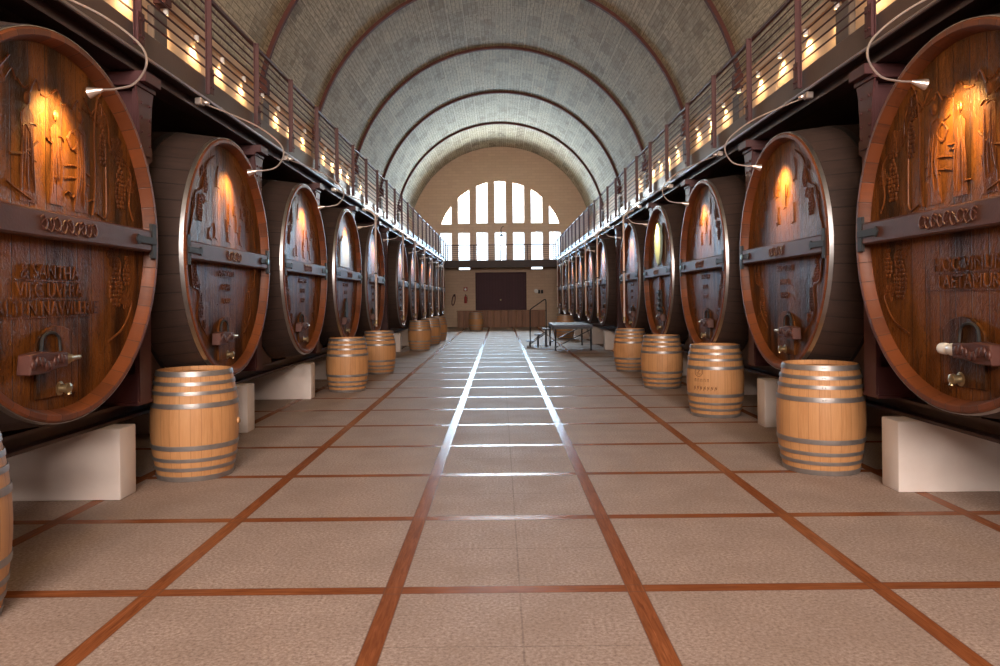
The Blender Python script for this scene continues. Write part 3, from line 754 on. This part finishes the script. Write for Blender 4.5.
# ------------------------------------------------------------------ lamps
def add_spot(loc, aim, power, col, angle, blend, r):
    l = bpy.data.lights.new('spot', 'SPOT'); l.energy = power; l.color = col; l.spot_size = math.radians(angle); l.spot_blend = blend; l.shadow_soft_size = r
    o = bpy.data.objects.new('spot', l); COL.objects.link(o); o.location = loc; o.rotation_euler = (Vector(aim) - Vector(loc)).to_track_quat('-Z', 'Y').to_euler(); return o
def make_arm_lamp(side):
    root = empty('gooseneck_lamp', (side * GX, 0, 3.52))
    P = lambda x, y, z: (side * (x - GX), y, z - 3.52)
    pts = spline([P(3.03, -.32, 3.535), P(2.78, -.20, 3.45), P(2.52, -.08, 3.34), P(2.33, 0, 3.19), P(2.285, 0, 3.06), P(2.36, 0, 2.94), P(2.48, 0, 2.905), P(2.565, 0, 2.90)], 8)
    mb = MB(); mb.tube(pts, .0075, 8); mb.build('arm', M['arm'], root)
    mb = MB(); mb.box(P(3.02, -.32, 3.535), (.07, .09, .07)); mb.tube([P(2.98, -.32, 3.535), P(2.93, -.30, 3.52)], .022, 8); mb.build('clamp', M['arm'], root, bevel=.008)
    a, b = Vector(P(2.56, 0, 2.901)), Vector(P(2.65, 0, 2.882)); d = (b - a).normalized(); n = 14
    mb = MB(); rs = [(0, .010), (.25, .015), (1, .036), (.97, .032), (.5, .018), (.45, .002)]
    mb.tube([a.lerp(b, t) for t, r in rs], [r for t, r in rs], n, cap=False); mb.build('lamp_shade', M['arm'], root)
    mb = MB(); mb.ball(a.lerp(b, .72), .014, 8, 6); mb.build('bulb', M['bulbv'], root)
    return root
ARM_Y = [4.72] + VAT_Y[1:9]
for side, nm in SIDES:
    proto = None
    for k, y in enumerate(ARM_Y):
        o = proto = make_arm_lamp(side) if proto is None else proto
        if k: o = copy_tree(proto)
        o.location.y = y
        tag(o, 'pale gooseneck lamp lighting the %s vat from the camera on the %s' % (ORD[k + 1], nm), 'lamp', 'gooseneck lamps of the %s row' % nm)
        add_spot((side * 2.665, y, 2.878), (side * 2.92, y, 2.62), 135, (1, .68, .24), 96, 1., .05)
# small lamps under the ledge of each gallery wall
for side, nm in SIDES:
    proto = None; ys = [5.4 + 1.115 * k for k in range(20)]
    for k, y in enumerate(ys):
        if proto is None:
            o = proto = empty('wall_lamp', (side * WALL_X, y, 5.80))
            mb = MB(); mb.box((-side * .008, 0, .03), (.016, .09, .10)); mb.build('back_plate', M['cream'], o, bevel=.004)
            mb = MB(); pr = [(.0, .075), (.036, .072), (.040, .0), (.040, -.03), (.033, -.03), (.033, .0), (.030, .06), (0, .062)]
            mb.lathe(pr, 'Z', (-side * .058, 0, 0), 16); mb.build('lamp_shade', M['plate'], o)
            mb = MB(); mb.ball((-side * .058, 0, -.01), .022, 8, 6); mb.build('bulb', M['bulb'], o)
        else: o = copy_tree(proto)
        o.location = (side * WALL_X, y, 5.80)
        tag(o, 'small glowing wall lamp above the %s gallery, %s from the camera' % (nm, ORD[k + 1]), 'lamp', 'wall lamps of the %s gallery' % nm)
        add_spot((side * (WALL_X - .058), y, 5.745), (side * (WALL_X - .02), y, 5.0), 60, (1, .68, .32), 105, 1., .02)
        add_spot((side * (WALL_X - .075), y, 5.745), (side * (WALL_X - .45), y, 5.0), 24, (1, .66, .34), 165, .6, .03)

# ------------------------------------------------------------------ barrels
def make_barrel(stamped):
    root = empty('wine_barrel', (0, 0, 0)); H, rb, rh = .91, .358, .300
    def r(z): return rb - (rb - rh) * abs((z - H / 2) / (H / 2)) ** 1.9
    zs = [H * k / 20 for k in range(21)]
    mb = MB(); mb.lathe([(rh - .03, .02), (rh - .03, 0.)] + [(r(z), z) for z in zs] + [(rh - .02, H), (rh - .024, H - .04), (rh - .024, H - .06)], 'Z', n=52)
    mb.build('staves', M['oak'], root, smooth=40)
    mb = MB(); mb.lathe([(0, H - .035), (rh - .018, H - .035), (rh - .018, H - .06), (0, H - .06)], 'Z', n=40); mb.build('head', M['oakh'], root, smooth=30)
    for z0, w in ((.002, .042), (.088, .030), (.165, .030), (.262, .040), (H - .302, .040), (H - .195, .030), (H - .118, .030), (H - .044, .042)):
        mb = MB(); z1 = z0 + w
        mb.lathe([(r(z0) + .0005, z0), (r(z0) + .006, z0), (r((z0 + z1) / 2) + .007, (z0 + z1) / 2), (r(z1) + .006, z1), (r(z1) + .0005, z1)], 'Z', n=52, closed=True)
        a = 2.2; rr = r((z0 + z1) / 2) + .008
        for da in (-.03, .03): mb.ball((rr * math.cos(a + da), rr * math.sin(a + da), (z0 + z1) / 2), .006, 6, 4)
        mb.build('hoop', M['bhoop'], root, smooth=40)
    mb = MB(); mb.lathe([(0, 0), (.028, 0), (.026, .016), (.018, .02), (0, .02)], 'X', (rb - .003, 0, H / 2), 12); mb.build('bung', M['oakh'], root)
    if stamped:
        mb = MB()
        def wrap(pts, w=.007):
            for (a, z), (b, z2) in zip(pts[:-1], pts[1:]):
                r1, r2 = r(z) + .0015, r(z2) + .0015
                p, q = Vector((r1 * math.cos(a), r1 * math.sin(a), z)), Vector((r2 * math.cos(b), r2 * math.sin(b), z2))
                mb.tube([p, q], w * .5, 5)
        c = -2.45
        wrap([(c + .16 * math.cos(t), .58 + .06 * math.sin(t)) for t in [2 * PI * k / 18 for k in range(19)]])
        wrap([(c + .11 * math.cos(t), .58 + .04 * math.sin(t)) for t in [2 * PI * k / 14 for k in range(15)]], .004)
        wrap([(c - .05, .60), (c + .05, .60), (c - .05, .56), (c + .05, .56)])
        rng = random.Random(3)
        for k in range(7):
            a = c - .20 + .13 * k; wrap([(a, .345), (a + .02, .395), (a + .06, .36), (a + .07, .40)], .006)
        for k in range(5):
            a = c - .15 + .12 * k; wrap([(a, .455), (a, .49), (a + .05, .49), (a + .05, .455)], .005)
        mb.build('printed_mark', M['stamp'], root)['label'] = 'burnt round emblem and lettering'
    return root
BL = [ # x, y, turn, label, scale
    (-2.85, 3.60, 3.4, 'pale oak barrel cut off by the left edge of the photo, nearest of all', 1.0),
    (-2.82, 6.72, .1, 'large pale oak barrel beside the nearest left plinth, bung facing the aisle', 1.045),
    (-2.70, 12.82, 2.3, 'bright oak barrel in front of the left vat with the pale shine-painted relief', 1.0),
    (-2.64, 15.85, 1.2, 'dull oak barrel just behind the bright one on the left', .98),
    (-2.55, 23.0, 1.9, 'nearest of the three dark barrels far down the left side', 1.0),
    (-2.48, 25.8, .7, 'middle one of the three dark barrels far down the left side', 1.0),
    (-2.44, 28.3, 2.9, 'farthest of the three dark barrels far down the left side', 1.0),
    (2.81, 6.70, 2.2, 'nearest pale oak barrel on the right, between two white plinths', 1.045),
    (2.76, 9.8, 0, 'oak barrel with a burnt round emblem on its side, right', 1.02),
    (2.72, 12.85, 1.6, 'shiny hooped oak barrel in front of the right vat with the shield', .99),
    (2.70, 15.85, 3.0, 'farthest oak barrel of the four standing together on the right', .98),
    (-1.25, 36.6, 1.1, 'small dark barrel standing before the timber counter at the far end', 1.0),
    (2.42, 28.6, .4, 'dark barrel half hidden beneath the portable stage on the right', 1.0),
]
proto = None
for x, y, tz, lb, sc in BL:
    if 'emblem' in lb: o = make_barrel(True)
    elif proto is None: o = proto = make_barrel(False)
    else: o = copy_tree(proto)
    o.location = (x, y, 0); o.rotation_euler.z = tz; o.scale = (sc, sc, sc)
    tag(o, lb, 'barrel', 'small oak barrels standing along the aisle')

# ------------------------------------------------------------------ drop pipes in front of the farther vats
for side, nm in SIDES:
    proto = None
    for k, y in enumerate([v + (-.42 if side < 0 else .25) for v in VAT_Y[4:]]):
        if proto is None:
            o = proto = empty('drop_pipe', (side * 2.752, y, 0))
            mb = MB(); mb.tube(spline([(side * .235, 0, 3.52), (side * .12, 0, 3.49), (side * .01, 0, 3.38), (0, 0, 3.2), (0, 0, 1.14), (0, 0, 1.10)], 5), .022, 10); mb.build('tube', M['pipe'], o)
            mb = MB(); mb.lathe([(.0, 1.02), (.034, 1.03), (.034, 1.10), (.022, 1.12), (0., 1.12)], 'Z', (0, 0, .0), 12); mb.tube([(0, 0, 1.06), (0, .12, 1.06)], .012, 6); mb.build('valve', M['brass'], o)
            mb = MB(); mb.box((0, 0, VAT_Z + VAT_R + .13), (.06, .07, .03)); mb.build('clip', M['iron'], o)
        else: o = copy_tree(proto)
        o.location.y = y
        tag(o, 'pale copper drop pipe before the %s vat from the camera, %s row' % (ORD[k + 5], nm), 'pipe', 'drop pipes of the %s row' % nm)

# ------------------------------------------------------------------ far end: counter, stage, steps, fittings
root = empty('timber_counter', (0, 40.9, 0))
x = -2.4; rng = random.Random(5); wds = [.36, .42, .30, .46, .34, .4, .36, .44, .32, .38, .44, .36]; t = 4.8 / sum(wds)
for w in wds:
    mb = MB(); mb.box((x + w * t / 2, rng.uniform(-.015, .015), .44), (w * t - .012, .05, .88)); mb.build('front_panel', M['counter'], root, bevel=.006); x += w * t
mb = MB(); mb.box((0, .38, .895), (4.9, .84, .05)); mb.build('counter_top', M['counter'], root, bevel=.006)
mb = MB()
for s in (-1, 1): mb.box((s * 2.38, .40, .43), (.05, .72, .86))
mb.build('side_panel', M['counter'], root, bevel=.006)
tag(root, 'low counter of old brown boards below the maroon doors', 'counter')

root = empty('portable_stage', (2.10, 23.3, 0)); W, D, H = 1.15, 2.6, .76
mb = MB(); mb.box((0, 0, H - .03), (W, D, .06)); mb.build('deck', M['stage'], root, bevel=.01)
mb = MB()
for s in (-1, 1): mb.box((s * (W / 2 - .03), 0, H - .09), (.04, D - .06, .06)); mb.box((0, s * (D / 2 - .03), H - .09), (W - .10, .04, .06))
mb.build('deck_frame', M['black'], root)
for sx in (-1, 1):
    for sy in (-1, 1):
        mb = MB(); mb.tube([(sx * (W / 2 - .05), sy * (D / 2 - .08), 0), (sx * (W / 2 - .05), sy * (D / 2 - .08), H - .10)], .026, 8); mb.lathe([(0, 0), (.04, 0), (.04, .02), (0, .02)], 'Z', (sx * (W / 2 - .05), sy * (D / 2 - .08), 0), 10); mb.build('leg', M['black'], root)
for sy in (-1, 1):
    mb = MB(); mb.bar((-(W / 2 - .05), sy * (D / 2 - .08), .10), ((W / 2 - .05), sy * (D / 2 - .08), H - .14), .03, .03); mb.build('brace', M['black'], root)
for sx in (-1, 1):
    mb = MB(); mb.bar((sx * (W / 2 - .05), -(D / 2 - .1), .30), (sx * (W / 2 - .05), -.15, H - .12), .03, .03); mb.build('brace', M['arm'], root)
tag(root, 'portable stage with blue-grey deck on black legs beside the right vats', 'stage')

root = empty('stage_steps', (.89, 24.0, 0))
for k, (xx, z) in enumerate(((0, .20), (.26, .40), (.52, .58))):
    mb = MB(); mb.box((xx, 0, z), (.24, .75, .035)); mb.build('tread', M['plate'] if k == 9 else M['stage'], root, bevel=.006)
    mb = MB()
    for s in (-1, 1):
        mb.tube([(xx, s * .30, .02), (xx, s * .30, z - .018)], .016, 8); mb.box((xx, s * .30, .012), (.22, .06, .024))
    mb.box((xx, 0, z - .035), (.05, .62, .03)); mb.build('tread_support', M['black'], root)
for s in (-1, 1):
    mb = MB(); mb.bar((-.02, s * .30, .10), (.52, s * .30, .46), .03, .03); mb.build('stringer', M['black'], root)
mb = MB(); mb.tube(spline([(.0, -.34, .18), (.0, -.34, .9), (.0, -.34, 1.14), (.03, -.34, 1.22), (.30, -.34, 1.41), (.46, -.34, 1.52), (.50, -.34, 1.50), (.51, -.34, 1.40), (.51, -.34, .8), (.51, -.34, .56)], 5), .018, 8); mb.build('handrail', M['black'], root)
tag(root, 'small portable steps with a black handrail at the stage end', 'steps')

root = empty('fire_extinguisher', (-2.0, END_Y, 1.55))
mb = MB(); mb.lathe([(0, -.22), (.07, -.22), (.075, -.2), (.075, .10), (.06, .15), (.025, .18), (.025, .22), (0, .22)], 'Z', (0, -.09, 0), 16); mb.build('cylinder_body', M['red'], root)
mb = MB(); mb.box((0, -.09, .25), (.05, .12, .05)); mb.tube(spline([(0, -.13, .24), (.08, -.13, .18), (.10, -.12, 0), (.09, -.12, -.12)], 5), .012, 6); mb.build('hose', M['black'], root)
mb = MB(); mb.box((0, -.012, 0), (.08, .024, .1)); mb.build('wall_bracket', M['iron'], root)
tag(root, 'red fire extinguisher on the end wall left of the doors', 'fire extinguisher')
mb = MB(); mb.box((0, 0, 0), (.22, .01, .22)); o = mb.build('fire_sign', M['red'], bevel=.003); o.location = (-2.0, END_Y - .006, 2.12)
mb = MB(); mb.prism([(-.05, -.07), (.05, -.07), (.06, .02), (.0, .08), (-.06, .02)], lambda u, v, w: (u, w, v), -.008, -.004); mb.build('sign_symbol', M['plate'], o)
tag(o, 'small red sign above the fire extinguisher', 'sign')
root = empty('fire_hose', (-2.62, END_Y, 1.78))
mb = MB(); mb.box((0, -.01, 0), (.10, .02, .14)); mb.tube([(0, -.01, .02), (0, -.16, .02), (0, -.17, .06)], .014, 6); mb.build('hook', M['iron'], root)
mb = MB(); pts = []
for k in range(49):
    t = 2 * PI * k / 12; pts.append((.085 * math.sin(t) - .05 * (1 - math.cos(t)), -.055 - .022 * k / 12, .035 - .30 * (1 - math.cos(t))))
mb.tube(pts, .026, 8); mb.build('hose_coil', M['redd'], root)
tag(root, 'dark red hose hung in a narrow coil at the left of the end wall', 'hose')
root = empty('wall_clock', (1.98, END_Y, 1.98))
mb = MB(); mb.lathe([(0, -.06), (.10, -.06), (.12, -.03), (.12, 0), (0, 0)], 'Y', (0, 0, 0), 20); mb.build('lamp_cover', M['plate'], root)
root.name = 'round_wall_light'; tag(root, 'small round white fitting on the end wall right of the doors', 'wall light')
root = empty('switch_box', (2.22, END_Y, 1.94))
for dx in (-.07, .09):
    mb = MB(); mb.box((dx, -.04, 0), (.12, .08, .20)); mb.build('box_cover', M['iron'], root, bevel=.008)
tag(root, 'pair of dark switch boxes beside the round white fitting', 'switch box')
# hanging pendant before the arched window
root = empty('pendant_lamp', (.05, END_Y - .35, 5.05))
mb = MB(); mb.lathe([(0, .14), (.05, .13), (.10, .04), (.24, .0), (.23, -.01), (0, .02)], 'Z', n=18); mb.build('lamp_shade', M['iron'], root)
mb = MB(); mb.tube(spline([(0, 0, .12), (-.02, 0, .4), (.08, 0, .55), (.14, .2, .58), (.14, .34, .58)], 5), .018, 6); mb.build('arm', M['iron'], root)
tag(root, 'small dark lamp on a bracket in the middle of the arched window', 'lamp')

# ------------------------------------------------------------------ daylight
def area(loc, w, h, power, col, ry):
    l = bpy.data.lights.new('window_daylight', 'AREA'); l.shape = 'RECTANGLE'; l.size = w; l.size_y = h; l.energy = power; l.color = col
    o = bpy.data.objects.new('window_daylight', l); COL.objects.link(o); o.location = loc; o.rotation_euler = (PI / 2 * ry, 0, 0); return o
KF, KB = 310., 430.
for i in range(-3, 4):
    for (sg, yb, kk, col) in ((1, END_Y + .45, KF, (.95, 1., .97)), (-1, BACK_Y - .45, KB, (1., .80, .66))):
        xm = i * PITCHW; top = WC + math.sqrt(max(WR ** 2 - xm * xm, .1)); h = max(.5, top - 5.78 + .1)
        area((xm, yb, 5.75 + h / 2), PW + .5 if abs(i) < 9 else PW, h, kk * (h * PW), col, -sg)
        area((xm, yb, 4.48), PW + .5, 1.85, kk * (1.7 * PW), (.44, .71, 1.) if sg > 0 else col, -sg)
w = bpy.data.worlds.new('World'); SC.world = w; w.use_nodes = True
bg = w.node_tree.nodes['Background']; bg.inputs[0].default_value = (.85, .93, 1., 1); bg.inputs[1].default_value = 3.0

# ------------------------------------------------------------------ camera and view
cam = bpy.data.cameras.new('camera'); co = bpy.data.objects.new('camera', cam); COL.objects.link(co)
cam.sensor_width = 36; cam.lens = 745 * 36 / 1000; cam.shift_y = -.034; cam.clip_end = 200; cam.clip_start = .05
co.matrix_world = Matrix.Translation((-.06, 0, 1.55)) @ Matrix.Rotation(PI / 2, 4, 'X') @ Matrix.Rotation(-.01, 4, 'Z')
SC.camera = co
vs_ = SC.view_settings; vs_.view_transform = 'Standard'; vs_.look = 'None'; vs_.exposure = 0.12; vs_.gamma = 1.0; vs_.use_curve_mapping = False
SC.cycles.use_denoising = True
SC.cycles.max_bounces = 10; SC.cycles.diffuse_bounces = 5; SC.cycles.glossy_bounces = 4; SC.cycles.transparent_max_bounces = 12
SC.cycles.sample_clamp_indirect = 6.0
